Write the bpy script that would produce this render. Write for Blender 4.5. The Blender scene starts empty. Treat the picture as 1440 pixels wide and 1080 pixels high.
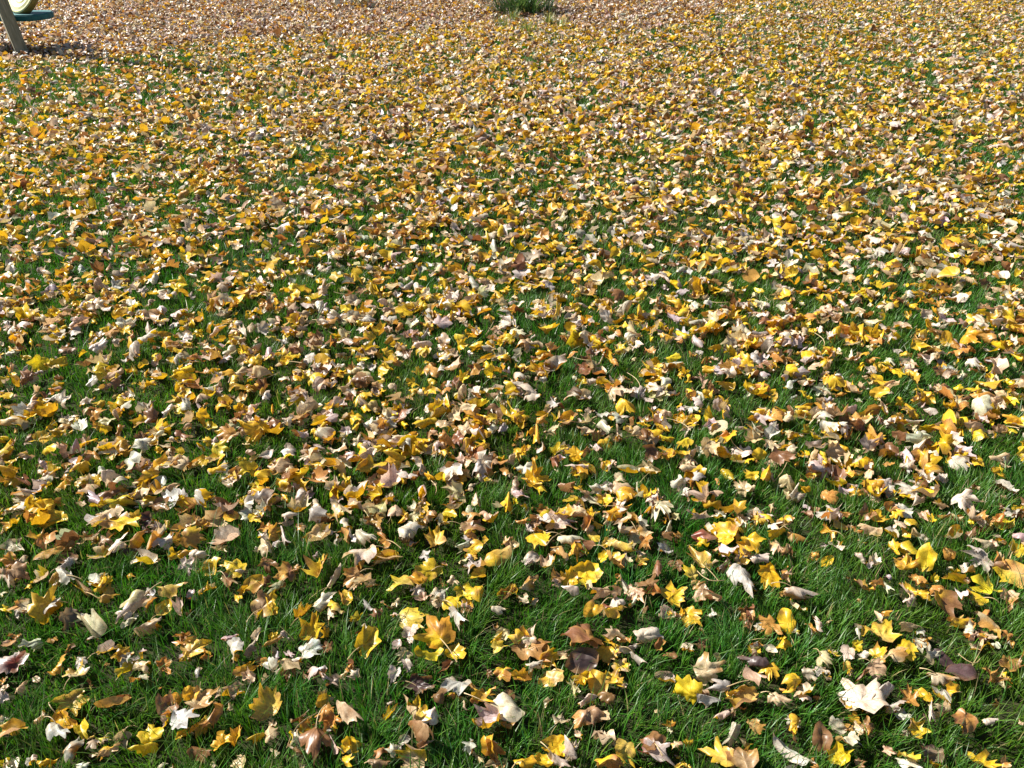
import bpy, bmesh, math
import numpy as np
from mathutils import Vector, Matrix
# ---------------------------------------------------------------- surveyed leaves
# tile offset in the survey photograph, then "x y w h colours form [angle] [*landmark name]" in sixths of a pixel
SURVEY = {
(0,900): """70 25 140 50 O k;255 45 190 110 W d;110 190 250 190 PR d *big grey white leaf;480 205 150 170 G r 50;640 230 210 160 GW c;945 60 250 120 WY f 25
1060 190 120 160 P k;1190 230 150 100 T k;1380 215 130 140 O c;30 340 70 80 O k;30 405 90 60 T k;185 405 110 130 T f;305 330 60 60 T o;590 530 290 200 Y m *ragged yellow leaf
540 680 210 160 Y oc;950 515 270 110 B oc *brown boat shaped leaf;345 650 120 120 YT k;100 780 250 230 GT f 40 *long golden leaf;30 670 80 70 W k;490 780 190 160 P r -45;620 920 150 230 PO d *cream leaf with a rolled rim
280 1010 70 90 W r -60;400 1040 200 90 Y k;40 1040 80 90 T k;770 815 80 60 Y k;865 850 140 80 WY f 10;1030 850 140 170 T u;1265 795 200 150 Y m;1205 925 250 110 Y f 20
700 1065 190 40 W d;1370 1065 150 40 W d;1410 520 190 200 B c;1395 680 80 130 W f 70;900 215 60 50 O k""",
(240,900): """80 20 140 60 O k;215 55 280 130 YG m;120 130 80 90 Y f 50;300 120 100 100 O k;545 80 130 190 P r -55 *rolled grey leaf;670 55 110 150 WB f 60;860 25 170 90 O k;1190 70 190 150 P m *pale grey lobed leaf
1000 120 90 80 P k;625 240 230 120 YG c *cupped yellow leaf;830 210 160 120 P f;935 240 110 110 WO f 45;1070 180 140 70 W r 15;795 325 60 100 W f 60;990 290 100 130 B m;235 275 50 110 P r 90;265 490 250 190 OT m *blotched tan leaf
500 430 230 150 T k;500 560 50 80 T k;340 640 190 220 OB f 50;120 665 240 160 P d *humped grey leaf;100 790 120 90 Y m;800 520 240 280 Y u *upright yellow leaf;450 850 210 160 G v;245 970 210 130 B f
1300 290 130 140 P k;1370 340 120 100 PB k;1305 500 140 160 GT u;1090 640 150 110 B k;1150 720 140 130 GO u;1050 820 100 120 W k;1220 900 250 300 B d *big brown leaf
1050 920 120 90 B k;1350 690 190 190 YO v;1385 880 90 160 W f -55;860 700 60 60 T k;15 1065 60 40 W k;1105 1060 50 50 T k""",
(480,900): """225 10 190 270 YG u *standing folded yellow leaf;740 110 230 120 Y of -20 *smooth lemon leaf;960 95 160 120 Y m;530 140 130 140 T u;555 215 90 110 P k;875 225 110 120 B f;95 290 110 90 W k;15 300 60 80 T k
1345 60 150 110 YT k;660 370 260 160 D c *dark open leaf;640 570 220 220 Y c *yellow leaf with a brown spot;415 605 120 140 GY f;75 610 210 190 T f -35;970 390 240 160 P d *white dome shaped leaf
960 470 130 60 O k;830 470 130 130 B r 45;1195 440 200 150 YO k;1130 490 90 90 TO k;1060 550 60 90 T k;1400 570 280 230 W o 0 *pale flat leaf with a long stalk;1220 640 220 200 P c;1360 275 150 140 YO k
1250 285 50 80 B k;670 770 190 180 B f -50;710 870 140 110 WB f 25;530 840 100 90 P o;330 950 140 100 OB k;420 930 120 120 W r 60;320 1050 200 80 B d;560 990 290 190 YT mu *pale yellow lobed leaf
40 900 90 110 Y o;50 1010 110 120 Y k;1075 900 110 140 P k;1290 1040 180 100 T k;1350 1050 100 90 YO k""",
(720,900): """170 70 330 170 OB m;250 60 120 130 O o;190 220 160 80 W r 25;330 150 190 150 OY mu;440 120 100 90 T k;80 290 200 100 GO c;330 320 210 140 G o;590 170 260 200 D o *dark brown round leaf
640 30 160 90 TO k;790 130 180 140 Y m;870 90 120 80 Y k;920 210 140 110 YT m;1000 70 190 90 P f 0;1070 160 140 120 P f -35;590 320 180 110 Y k;725 360 150 200 G ou *golden teardrop leaf;850 320 160 140 YO k
945 390 60 60 W k;640 510 150 110 W k;800 490 150 110 B d;640 650 250 180 OB d *brown leaf with a yellow rim;305 530 60 130 W k;1290 310 160 90 P o;1335 130 120 60 B o;780 820 210 120 B k;390 890 280 160 Y c
400 1010 190 110 W f -30;510 930 120 170 P f 60;560 800 70 90 T k;110 1030 190 110 Y d;955 960 130 260 Y u *pointed yellow leaf;830 1030 250 120 YO k;1190 850 210 150 B d;1230 960 320 250 PR f -40 *long mauve grey leaf
1385 890 110 80 TY k;1410 1050 80 60 Y k;1340 755 60 80 W k;860 870 50 50 T k;1220 600 50 30 T k""",
(960,900): """170 40 120 110 B u;40 65 120 80 W k;230 240 240 240 OT mu *tan and orange lobed leaf;45 420 220 220 Y mu;290 385 210 110 P r 25;220 520 200 130 P f;500 480 260 190 G c *curled golden leaf
330 630 130 100 W d;415 610 60 90 B k;590 185 270 90 D r -15 *dark rolled leaf;610 300 200 160 T f -40;720 270 180 130 G m;605 120 50 100 T k;740 70 110 70 P o;850 40 130 110 Y k;820 500 200 110 T r -30
1030 485 110 80 W d;1130 490 60 40 O k;1005 385 60 60 B k;1200 170 140 150 T d;1180 260 130 90 P k;1070 290 130 120 P k;1210 310 90 70 G k;1270 90 130 90 TY k;1390 110 110 120 W m
930 690 130 130 W u;620 730 150 110 O m;410 800 150 200 P f 60;280 940 280 240 YG v *winged yellow leaf;500 1000 260 180 OB d;45 850 70 120 Y k;30 1050 80 60 Y k;930 920 300 260 WP of -40 *large pale oval leaf
1180 820 150 240 B ou;1310 720 130 150 P u;1390 830 180 120 W f;1330 950 200 200 Y mu;1110 1040 70 100 W k;1395 240 70 130 Y u;1410 270 40 70 W k;1524 468 400 250 W m *white star shaped leaf;1390 530 110 90 Y k
1400 750 120 80 O k""",
(1200,900): """450 90 170 170 Y m;210 100 130 160 YO u;360 120 190 120 OT d;580 50 110 120 W u;80 120 100 60 P o;35 50 80 90 Y m;745 155 210 150 D o *purple brown oval leaf;910 270 240 140 D o;1345 165 210 190 BO c *round rust brown leaf
1200 290 240 130 OB k;1300 320 90 90 Y k;190 250 150 180 T u;250 430 170 150 P f;80 300 120 100 B k;470 460 130 200 O m;590 460 150 110 Y o;760 330 260 110 TO r -5;850 410 110 170 Y k;740 460 160 140 P f -40
730 580 190 120 T k;665 600 60 180 W f 75;940 690 220 210 OB d *ochre and brown hump;1160 690 150 60 W r 15;560 745 170 150 Y m *small bright yellow leaf;425 780 90 70 P k;50 740 110 110 T f;120 720 100 170 OB d;20 850 110 90 W f
610 930 60 150 W u;670 960 190 140 D f;470 980 180 100 Y k;470 1040 210 90 W d;730 1050 180 70 OY k;1120 1010 280 150 Y m *yellow leaf at the lower right edge;1290 1030 90 110 TO k;1420 695 60 80 T k;1050 40 150 90 T k
1180 45 140 50 W r 5;1305 30 100 80 O k;60 1040 100 80 B k""",
(0,720): """420 60 260 140 GY m;290 40 170 110 O k;80 110 160 120 OY k;30 150 70 100 W k;1010 80 290 150 OY m *spotted amber leaf;840 70 150 100 T f 35;810 190 130 120 P k;810 240 80 70 Y k;100 290 190 120 P m *pink leaf
400 240 170 160 O k;560 220 200 150 W f 25;410 350 320 110 OT o;600 260 150 130 O k;720 220 160 90 OT k;560 390 190 90 B o;900 260 150 120 B k;1000 250 150 180 W r 50;870 320 260 140 YW c;1165 230 130 160 OY f 50
1110 330 190 100 D o;1210 380 210 130 W f;1320 210 130 240 W f 65;1370 250 170 140 W r 35;1220 80 110 160 D u;1255 150 100 60 R k;1420 120 60 100 Y k;60 400 150 130 O k;120 440 120 90 T k;190 420 80 120 T r 85
150 530 170 200 B u;40 520 100 120 TO k;85 570 80 130 W f -60;330 520 150 140 YW f 40;480 560 100 170 YT u;550 540 150 150 P f -35;690 640 170 140 TY f;810 570 160 120 Y v;870 610 150 150 Y r 60;915 650 70 150 G u;920 730 220 60 G f 0
380 780 250 300 G mu *tall golden leaf;170 780 210 120 OT k;190 850 130 90 P k;50 815 100 70 Y k;595 920 150 230 D u *slate grey leaf;755 940 270 230 W mf *cream pointed leaf;1110 800 240 280 TP r 55 *big rolled tan leaf
1090 920 140 120 T k;1245 970 210 170 T f;1300 960 120 90 G k;1260 790 120 150 W f 50;1380 800 130 130 Y o;1450 660 260 120 G f 20;1250 680 100 80 P k;120 1050 110 60 O k;790 1060 110 60 P k;35 700 70 60 T k;240 630 60 40 Y k""",
(240,720): """120 80 240 130 TO f 25;220 50 150 130 O k;290 120 80 80 T k;50 210 90 160 O u;190 220 190 180 YO mu;440 190 260 150 PW f 15 *arched grey leaf;430 260 80 70 T k;430 20 130 60 P k;640 20 170 70 W m;740 20 90 70 W k
890 170 100 160 G u;800 120 150 80 O k;970 210 80 170 P f -60;900 270 90 70 P k;790 200 110 100 W k;1010 40 130 80 W r 30;970 80 120 80 T k;1300 50 150 90 W f 30;1230 170 220 160 YT c;1340 150 110 80 P k;1100 130 90 70 TO k
1410 20 90 60 G k;795 300 110 140 T f -60;720 315 50 50 W k;60 350 160 100 Y k;130 350 120 70 YW k;240 355 180 70 W r 5;155 465 160 160 P m *ash grey leaf;320 460 190 150 YG oc *round yellow leaf;520 480 210 150 Y m *lemon lobed leaf
500 590 130 160 TB f -45;690 610 180 150 GO o;790 580 110 100 B k;790 770 200 210 BY m *brown mottled leaf;850 790 90 150 Y k;890 630 150 130 P c;820 450 170 130 B k;960 500 180 160 BO k;1050 480 90 70 O k;1210 450 200 200 YO v *butterfly shaped yellow leaf
1380 535 110 190 W of 70;1115 825 150 130 YG f;1300 760 190 160 W r 40;1400 800 140 110 YT k;1360 860 70 100 W f -60;1190 960 190 220 Y mu;310 640 150 110 T k;170 700 110 90 P k;45 800 110 150 W f -55;150 845 60 50 O k
740 880 60 140 T f 70;90 1050 150 90 O k;500 1060 130 60 P k;720 1030 80 110 W f 70;875 1040 100 80 Y k;950 1040 90 80 P k;1300 1010 60 110 Y u""",
(480,720): """270 90 160 160 OB c;260 15 90 40 Y k;195 70 50 130 W u;110 190 110 120 P k;30 200 120 140 B k;200 225 190 140 W f;150 370 260 180 PW r 25 *pale rolled leaf;170 440 90 140 O k;355 235 130 130 YO f;590 160 210 150 W d *cream hooded leaf
670 100 80 40 Y k;790 200 170 170 YG v;520 50 80 80 T k;680 20 60 80 W k;750 40 110 100 O k;850 70 120 110 T k;1100 40 150 90 O d;1240 40 160 90 T k;1110 120 220 80 B o;380 390 260 140 G f 20;1120 290 160 120 YO o;1020 300 120 100 W f
1320 370 210 170 GY o *smooth golden leaf;1120 440 200 160 P k;700 490 180 180 Y m;810 480 50 140 Y u;630 560 170 130 G f -30;700 370 110 90 P k;480 610 250 150 Y v *spread yellow leaf;640 660 120 90 W k;690 710 160 60 T k;100 560 150 180 O u
160 590 200 150 PT f 35;40 720 110 130 YO c;830 690 150 110 TP k;940 580 90 90 T k;1050 665 190 130 Y m;1145 690 110 120 Y o;935 770 150 100 Y m;1390 670 140 130 YB c;1340 830 150 70 W r 15;995 900 170 190 P f -55 *pale lilac leaf
620 900 240 160 Y m;780 1010 310 240 GY m *large orange yellow leaf;580 1030 130 160 PW c;380 780 100 70 O k;455 765 70 80 T k;290 860 110 120 B r 80;1400 250 90 100 TO k""",
(720,720): """420 70 240 150 WT m *buff leaf;165 90 150 140 OB k;210 150 100 70 O k;150 120 60 100 P k;220 235 190 130 Y m;640 80 110 150 OB f 60;650 140 80 70 T k;685 205 100 90 G o;510 240 280 70 W r 5 *long white rolled leaf;600 275 200 80 B o
830 70 130 110 W k;940 50 170 110 T k;960 130 120 110 O k;1020 165 80 60 Y k;1090 210 180 200 TO u;1130 240 100 160 O k;950 290 190 100 YT k;820 250 150 60 TY k;525 340 120 170 G f 80;400 350 150 110 T k;165 380 130 100 P o;300 405 130 110 T c
20 270 60 110 T k;480 540 130 150 Y u;390 530 110 130 OB c;375 600 80 80 W k;635 520 230 190 Y m *spotted yellow maple leaf;620 610 110 80 T k;490 665 130 90 P f -20;880 400 160 140 YO f;985 400 130 110 TP k;1100 390 110 100 Y k
1080 350 100 60 T k;1225 480 70 150 TB r 85;1370 450 150 90 B k;140 600 150 130 OT f 45;90 730 100 90 T k;185 755 70 60 P k;690 810 160 140 G o 45;745 680 170 110 T f;860 680 130 110 TB k;890 770 130 130 W r 60;870 840 190 110 Y f 30
1040 690 170 150 OT d *peach coloured leaf;950 600 90 150 W f -70;1140 580 200 110 B k;1180 650 160 100 OB k;1370 690 190 200 Y m *brightest yellow leaf;1310 840 140 110 W c;1410 860 90 110 Y k;30 1050 130 120 Y k;130 1010 150 140 T k
590 1020 330 180 OB d;860 1020 180 110 PT k;930 1060 200 60 YO k;1150 1040 240 130 WP r 5 *hollow white curl;1320 130 60 120 W f 65;1330 200 120 80 B k;1400 200 80 70 TO k;1370 40 100 60 T k;20 650 50 100 Y k""",
(960,720): """140 380 200 170 YG m *squarish yellow leaf;160 260 120 90 Y k;60 510 120 120 Y m;180 200 200 110 R o *dark red brown leaf;240 160 110 150 W f -55;350 180 200 180 YO m;455 200 70 100 Y k;600 260 200 170 Y k;300 20 150 60 W k;450 70 100 110 T k
640 70 120 90 Y k;860 75 130 90 Y k;790 125 130 80 P k;790 190 140 110 GY f 30;970 220 160 100 OT f;810 310 170 160 OT k;890 330 120 120 TB k;280 300 100 90 O k;390 330 160 120 P k;500 370 120 140 P u;510 410 120 60 Y k
650 390 180 80 W r 15;350 450 110 130 P f 50;500 580 250 260 P md *drooping pale maple leaf;735 540 170 220 Y mu *tattered yellow leaf;870 520 120 130 T k;140 680 110 130 T ou;250 700 160 100 T k;130 610 120 80 O k;70 885 170 160 Y m *three lobed yellow leaf
235 850 100 80 W k;540 850 130 140 OB k;540 950 80 110 B f 70;720 970 220 190 O m;875 920 140 190 Y ou *smooth upright yellow leaf;960 1030 80 90 Y k;1000 680 290 90 PT r -10;920 710 220 90 O k;980 780 140 90 T k
1230 160 110 180 G f -55;1300 280 140 80 W k;1330 110 110 80 Y o;1190 30 150 80 W m;1050 20 110 60 T k;1215 415 110 100 Y o;1110 370 110 80 O k;1140 940 90 130 W k;1090 990 110 110 O k;840 1065 100 30 Y k;1380 20 120 50 O k;1400 130 70 40 T k""",
(1200,720): """215 30 160 90 Y m;370 20 120 90 Y k;590 30 110 90 T k;140 150 200 100 TY f -25;30 150 100 60 O k;490 100 110 80 Y o;320 170 110 100 W f -45;490 170 140 90 Y k;400 110 120 80 T k;770 30 140 70 P k;880 70 140 110 O k;845 165 150 110 YW f
1090 100 90 110 W u;1010 80 80 60 Y k;1275 95 160 100 Y o *lemon yellow pointed leaf;1380 30 100 90 P k;1220 30 110 110 O k;1230 235 110 80 Y k;1090 270 170 100 TO f -20;1180 270 90 80 T k;75 255 80 60 YT k;480 300 190 110 Y o
345 290 100 130 Y k;620 380 130 250 YG ou *tall yellow leaf of the heap;450 420 210 130 G k;810 350 110 110 O k;590 220 110 70 P k;1050 410 260 190 W m *cream white lobed leaf;960 470 120 90 W k;1020 310 120 60 P k;1390 300 130 150 Y m
1330 520 250 230 OY m *brown blotched yellow leaf;1240 400 110 120 TO k;850 560 200 90 Y f -10;850 490 110 60 W k;1120 610 250 160 Y v;1050 720 170 120 Y f -30;920 690 150 110 P k;800 770 200 210 YB m *half brown yellow leaf;730 680 140 100 T k
590 700 140 90 Y k;460 640 150 110 Y c;540 570 140 100 O k;590 610 100 50 Y k;690 550 50 100 Y u;60 610 130 90 O k;190 610 140 110 YO k;300 640 90 110 W f;290 560 70 60 P k;60 390 90 90 P k;130 440 80 70 P k;1320 740 150 200 TO f 60
1400 760 90 90 T k;1130 920 200 150 OT f;1110 870 90 90 O k;905 930 230 90 YO f 0;280 1000 230 170 Y m *clean yellow leaf;245 890 130 110 OT c;490 970 190 80 T f 0;565 1015 80 50 P k;590 1065 70 50 W k;990 1050 140 70 W f
1090 1030 110 60 T k;1220 1030 110 80 P k;1300 1040 90 80 O k"""}

# ---------------------------------------------------------------- set-up
rng = np.random.default_rng(20241)
C = bpy.context.scene.collection
scene = bpy.context.scene
EYE = 1.6
PITCH = math.radians(32.0)
FPX = 1088.0                                   # focal length in survey pixels (1440 wide)
FW = np.array([0, math.cos(PITCH), -math.sin(PITCH)])
UP = np.array([0, math.sin(PITCH), math.cos(PITCH)])
SUN = np.array([-0.92, 0.39, 0.0]); SUN /= np.linalg.norm(SUN)
SUN_EL = math.radians(41)
SUN = np.array([SUN[0]*math.cos(SUN_EL), SUN[1]*math.cos(SUN_EL), math.sin(SUN_EL)])

def at(px, py, z=0.0):
    """the point of the plane at height z that the survey shows at (px, py)"""
    x = (px-720)/FPX; y = -(py-540)/FPX
    d = FW + UP*y + np.array([1.0, 0, 0])*x
    t = (z-EYE)/d[2]
    return np.array([0, 0, EYE]) + d*t

def project(P):
    Q = P - np.array([0, 0, EYE])
    w = Q@FW
    return 720+FPX*Q[..., 0]/w, 540-FPX*(Q@UP)/w, w

def noise2(x, y, scale, seed, octaves=3):
    """smooth value noise on numpy arrays, about -1..1"""
    out = np.zeros_like(x, dtype=float); amp = 1.0; tot = 0
    r = np.random.default_rng(seed)
    for o in range(octaves):
        tab = r.uniform(-1, 1, (256, 256))
        u = x/scale+100.3; v = y/scale+77.7
        i = np.floor(u).astype(int); j = np.floor(v).astype(int)
        fu = u-i; fv = v-j
        fu = fu*fu*(3-2*fu); fv = fv*fv*(3-2*fv)
        i0 = i % 256; i1 = (i+1) % 256; j0 = j % 256; j1 = (j+1) % 256
        out += amp*((tab[i0, j0]*(1-fu)+tab[i1, j0]*fu)*(1-fv)+(tab[i0, j1]*(1-fu)+tab[i1, j1]*fu)*fv)
        tot += amp; amp *= .5; scale *= .5
    return out/tot*1.6

def raw_mesh(name, V, loops, starts, totals, smooth=True):
    me = bpy.data.meshes.new(name)
    me.vertices.add(len(V)); me.vertices.foreach_set('co', np.ascontiguousarray(V, dtype=np.float32).ravel())
    me.loops.add(len(loops)); me.loops.foreach_set('vertex_index', np.ascontiguousarray(loops, dtype=np.int32))
    me.polygons.add(len(starts))
    me.polygons.foreach_set('loop_start', np.ascontiguousarray(starts, dtype=np.int32))
    me.polygons.foreach_set('loop_total', np.ascontiguousarray(totals, dtype=np.int32))
    me.polygons.foreach_set('use_smooth', np.full(len(starts), smooth))
    me.update(calc_edges=True)
    return me

def put_colour(me, name, col):
    a = me.attributes.new(name, 'FLOAT_COLOR', 'POINT')
    c = np.ones((len(col), 4), dtype=np.float32); c[:, :3] = col
    a.data.foreach_set('color', c.ravel())

def put_uv(me, uv):
    a = me.attributes.new('leaf_uv', 'FLOAT2', 'POINT')
    a.data.foreach_set('vector', np.ascontiguousarray(uv, dtype=np.float32).ravel())

def tag(o, label=None, cat=None, group=None, kind=None):
    if label: o['label'] = label
    if cat: o['category'] = cat
    if group: o['group'] = group
    if kind: o['kind'] = kind
    return o

def link(name, me, mat=None, parent=None):
    o = bpy.data.objects.new(name, me); C.objects.link(o)
    if mat: me.materials.append(mat)
    if parent: o.parent = parent
    return o

# ---------------------------------------------------------------- materials
class NT:
    def __init__(s, name):
        s.m = bpy.data.materials.new(name); s.m.use_nodes = True
        s.t = s.m.node_tree; s.t.nodes.clear()
        s.out = s.n('ShaderNodeOutputMaterial')
    def n(s, kind, **kw):
        nd = s.t.nodes.new(kind)
        for k, v in kw.items():
            if k.startswith('i_'):
                key = k[2:]
                nd.inputs[int(key) if key.isdigit() else key.replace('_', ' ')].default_value = v
            else: setattr(nd, k, v)
        return nd
    def l(s, a, b, ao=0, bi=0):
        s.t.links.new(a.outputs[ao], b.inputs[bi])
    def math(s, op, a, b=None, clamp=False):
        nd = s.n('ShaderNodeMath', operation=op, use_clamp=clamp)
        for k, v in enumerate((a, b)):
            if v is None: continue
            if isinstance(v, (int, float)): nd.inputs[k].default_value = v
            elif isinstance(v, tuple): s.t.links.new(v[0].outputs[v[1]], nd.inputs[k])
            else: s.t.links.new(v.outputs[0], nd.inputs[k])
        return nd
    def mix(s, fac, a, b, blend='MIX'):
        nd = s.n('ShaderNodeMix', data_type='RGBA', blend_type=blend)
        for idx, v in ((0, fac), (6, a), (7, b)):
            if isinstance(v, (int, float)): nd.inputs[idx].default_value = v
            elif isinstance(v, tuple) and not hasattr(v[0], 'outputs'): nd.inputs[idx].default_value = (*v, 1) if len(v) == 3 else v
            elif isinstance(v, tuple): s.t.links.new(v[0].outputs[v[1]], nd.inputs[idx])
            else: s.t.links.new(v.outputs[0], nd.inputs[idx])
        return nd

def leaf_material():
    t = NT('dry leaf')
    top = t.n('ShaderNodeAttribute', attribute_name='top_colour')
    und = t.n('ShaderNodeAttribute', attribute_name='under_colour')
    geo = t.n('ShaderNodeNewGeometry')
    base = t.mix((geo, 6), top, und)
    uv = t.n('ShaderNodeAttribute', attribute_name='leaf_uv')
    sep = t.n('ShaderNodeSeparateXYZ'); t.l(uv, sep, 1, 0)
    ay = t.math('ABSOLUTE', (sep, 1)); x = (sep, 0)
    d0 = ay
    masks = None
    for deg in (0, 46, 104):
        a = math.radians(deg)
        c = t.math('MULTIPLY', ay, math.cos(a)); s_ = t.math('MULTIPLY', x, math.sin(a))
        d = t.math('ABSOLUTE', t.math('SUBTRACT', c, s_))
        m = t.math('SUBTRACT', 1.0, t.math('MULTIPLY', d, 55.0), True)
        masks = m if masks is None else t.math('MAXIMUM', masks, m)
    # side veins: fine ribs running off the main ones
    rib = t.math('SINE', t.math('MULTIPLY', t.math('SUBTRACT', x, t.math('MULTIPLY', ay, .8)), 46.0))
    rib = t.math('MULTIPLY', t.math('SUBTRACT', t.math('ABSOLUTE', rib), .82), 2.5, True)
    n1 = t.n('ShaderNodeTexNoise', i_Scale=240.0, i_Detail=3.0, i_Roughness=.65); t.l(geo, n1, 0, 0)
    n2 = t.n('ShaderNodeTexNoise', i_Scale=75.0, i_Detail=4.0, i_Roughness=.6); t.l(geo, n2, 0, 0)
    f1 = t.n('ShaderNodeMapRange', i_1=.3, i_2=.7, i_3=.74, i_4=1.16); t.l(n1, f1)
    hsv = t.n('ShaderNodeHueSaturation'); t.l(base, hsv, 2, 4); t.l(f1, hsv, 0, 2)
    blot = t.n('ShaderNodeMapRange', i_1=.53, i_2=.66, i_3=0.0, i_4=.55); t.l(n2, blot)
    brown = t.mix(1.0, hsv, (.62, .45, .33), 'MULTIPLY')
    c2 = t.mix(blot, hsv, (brown, 2))
    dark = t.mix(1.0, (c2, 2), (.72, .62, .5), 'MULTIPLY')
    c3 = t.mix(t.math('MULTIPLY', masks, .8), (c2, 2), (dark, 2))
    c4 = t.mix(t.math('MULTIPLY', rib, .32), (c3, 2), (dark, 2))
    h = t.math('ADD', t.math('MULTIPLY', masks, .8), t.math('ADD', t.math('MULTIPLY', rib, .3), t.math('MULTIPLY', n2, 1.3)))
    bump = t.n('ShaderNodeBump', i_Strength=.35, i_Distance=.0022); t.l(h, bump, 0, 2)
    p = t.n('ShaderNodeBsdfPrincipled', i_Roughness=.40)
    p.inputs['Specular IOR Level'].default_value = .5
    t.l(c4, p, 2, 0); t.t.links.new(bump.outputs[0], p.inputs['Normal'])
    tc = t.mix(1.0, (c4, 2), (1.0, .90, .70), 'MULTIPLY')
    tr = t.n('ShaderNodeBsdfTranslucent'); t.l(tc, tr, 2, 0)
    ms = t.n('ShaderNodeMixShader', i_0=.34); t.l(p, ms, 0, 1); t.l(tr, ms, 0, 2)
    t.l(ms, t.out)
    return t.m

def blade_material():
    t = NT('grass blade')
    a = t.n('ShaderNodeAttribute', attribute_name='top_colour')
    p = t.n('ShaderNodeBsdfPrincipled', i_Roughness=.42)
    p.inputs['Specular IOR Level'].default_value = .38
    t.l(a, p)
    tc = t.mix(1.0, a, (1.1, 1.25, .6), 'MULTIPLY')
    tr = t.n('ShaderNodeBsdfTranslucent'); t.l(tc, tr, 2, 0)
    ms = t.n('ShaderNodeMixShader', i_0=.34); t.l(p, ms, 0, 1); t.l(tr, ms, 0, 2)
    t.l(ms, t.out)
    return t.m

def ground_material(name, c1, c2, c3, scale):
    t = NT(name)
    g = t.n('ShaderNodeNewGeometry')
    n = t.n('ShaderNodeTexNoise', i_Scale=scale, i_Detail=6.0, i_Roughness=.7); t.l(g, n)
    n2 = t.n('ShaderNodeTexNoise', i_Scale=scale*9, i_Detail=3.0, i_Roughness=.7); t.l(g, n2)
    r = t.n('ShaderNodeMapRange', i_1=.35, i_2=.65); t.l(n, r)
    r2 = t.n('ShaderNodeMapRange', i_1=.42, i_2=.62); t.l(n2, r2)
    m1 = t.mix(r, c1, c2); m2 = t.mix(r2, (m1, 2), c3)
    b = t.n('ShaderNodeBump', i_Strength=.8, i_Distance=.02); t.l(n2, b, 0, 2)
    p = t.n('ShaderNodeBsdfPrincipled', i_Roughness=.95); t.l(m2, p, 2, 0)
    p.inputs['Specular IOR Level'].default_value = .1
    t.t.links.new(b.outputs[0], p.inputs['Normal'])
    t.l(p, t.out)
    return t.m

def wood_material(name, c1, c2, stretch):
    t = NT(name)
    tc = t.n('ShaderNodeTexCoord')
    mp = t.n('ShaderNodeMapping'); mp.inputs['Scale'].default_value = stretch; t.l(tc, mp, 3, 0)
    n = t.n('ShaderNodeTexNoise', i_Scale=14.0, i_Detail=7.0, i_Roughness=.65); t.l(mp, n)
    r = t.n('ShaderNodeMapRange', i_1=.32, i_2=.68); t.l(n, r)
    m = t.mix(r, c1, c2)
    b = t.n('ShaderNodeBump', i_Strength=.5, i_Distance=.004); t.l(n, b, 0, 2)
    p = t.n('ShaderNodeBsdfPrincipled', i_Roughness=.8); t.l(m, p, 2, 0)
    t.t.links.new(b.outputs[0], p.inputs['Normal'])
    t.l(p, t.out)
    return t.m

def plain_material(name, c, rough, var=.25, scale=9.0):
    t = NT(name)
    tc = t.n('ShaderNodeTexCoord')
    n = t.n('ShaderNodeTexNoise', i_Scale=scale, i_Detail=5.0); t.l(tc, n, 3, 0)
    r = t.n('ShaderNodeMapRange', i_1=.3, i_2=.7, i_3=1-var, i_4=1+var*.4); t.l(n, r)
    hs = t.n('ShaderNodeHueSaturation'); hs.inputs[4].default_value = (*c, 1); t.l(r, hs, 0, 2)
    p = t.n('ShaderNodeBsdfPrincipled', i_Roughness=rough); t.l(hs, p)
    t.l(p, t.out)
    return t.m

LEAF = leaf_material()
BLADE = blade_material()
STALK = plain_material('leaf stalk', (.42, .30, .14), .6)

# ---------------------------------------------------------------- leaf shapes
MAPLE = [(0, 1.0), (5, .87), (10, .74), (14, .80), (19, .66), (25, .50), (31, .62), (37, .76), (46, .93), (53, .78), (59, .74), (66, .56), (78, .41), (90, .50), (104, .66), (116, .52), (128, .44), (146, .33), (165, .20)]
TRI = [(0, 1.0), (6, .86), (12, .80), (18, .70), (26, .60), (34, .62), (42, .74), (49, .84), (56, .70), (66, .58), (80, .50), (96, .48), (112, .42), (130, .34), (150, .26), (168, .17)]
BROAD = [(0, 1.0), (7, .90), (14, .84), (22, .76), (31, .73), (40, .79), (47, .83), (54, .75), (64, .65), (76, .62), (88, .56), (102, .53), (118, .44), (136, .33), (152, .25), (168, .16)]

def outline(kind, r, step):
    if kind == 'o':
        n = 22 if step == 1 else 14
        a = np.linspace(0, 2*math.pi, n, endpoint=False)
        wd = r.uniform(.30, .42)
        x = .5+.5*np.cos(a); y = wd*np.sin(a)*np.where(np.cos(a) > 0, 1-.28*np.cos(a)**2, 1)
        y *= 1+.05*r.standard_normal(n)
        c = np.array([.45, 0])
        return np.stack([x, y], 1), c
    q0 = r.random(); src = MAPLE if q0 < .15 else (TRI if q0 < .50 else BROAD)
    pts = []
    sel = src if step == 1 else [p for k, p in enumerate(src) if k in (0, 2, 4, 6, 8, 10, 12, 14)]
    asym = r.uniform(.85, 1.15, len(sel))
    for sgn in (1, -1):
        jit = 1+.07*r.standard_normal(len(sel))
        q = [(d*sgn+r.normal(0, 1.5)*(d > 0), l*jit[k]*(asym[k] if sgn > 0 else 1/asym[k])) for k, (d, l) in enumerate(sel) if not (sgn < 0 and d == 0)]
        pts += q if sgn > 0 else q[::-1]
    a = np.radians([p[0] for p in pts]); l = np.array([p[1] for p in pts])
    P = np.stack([l*np.cos(a), l*np.sin(a)], 1)
    return P, np.array([.05, 0])

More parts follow.
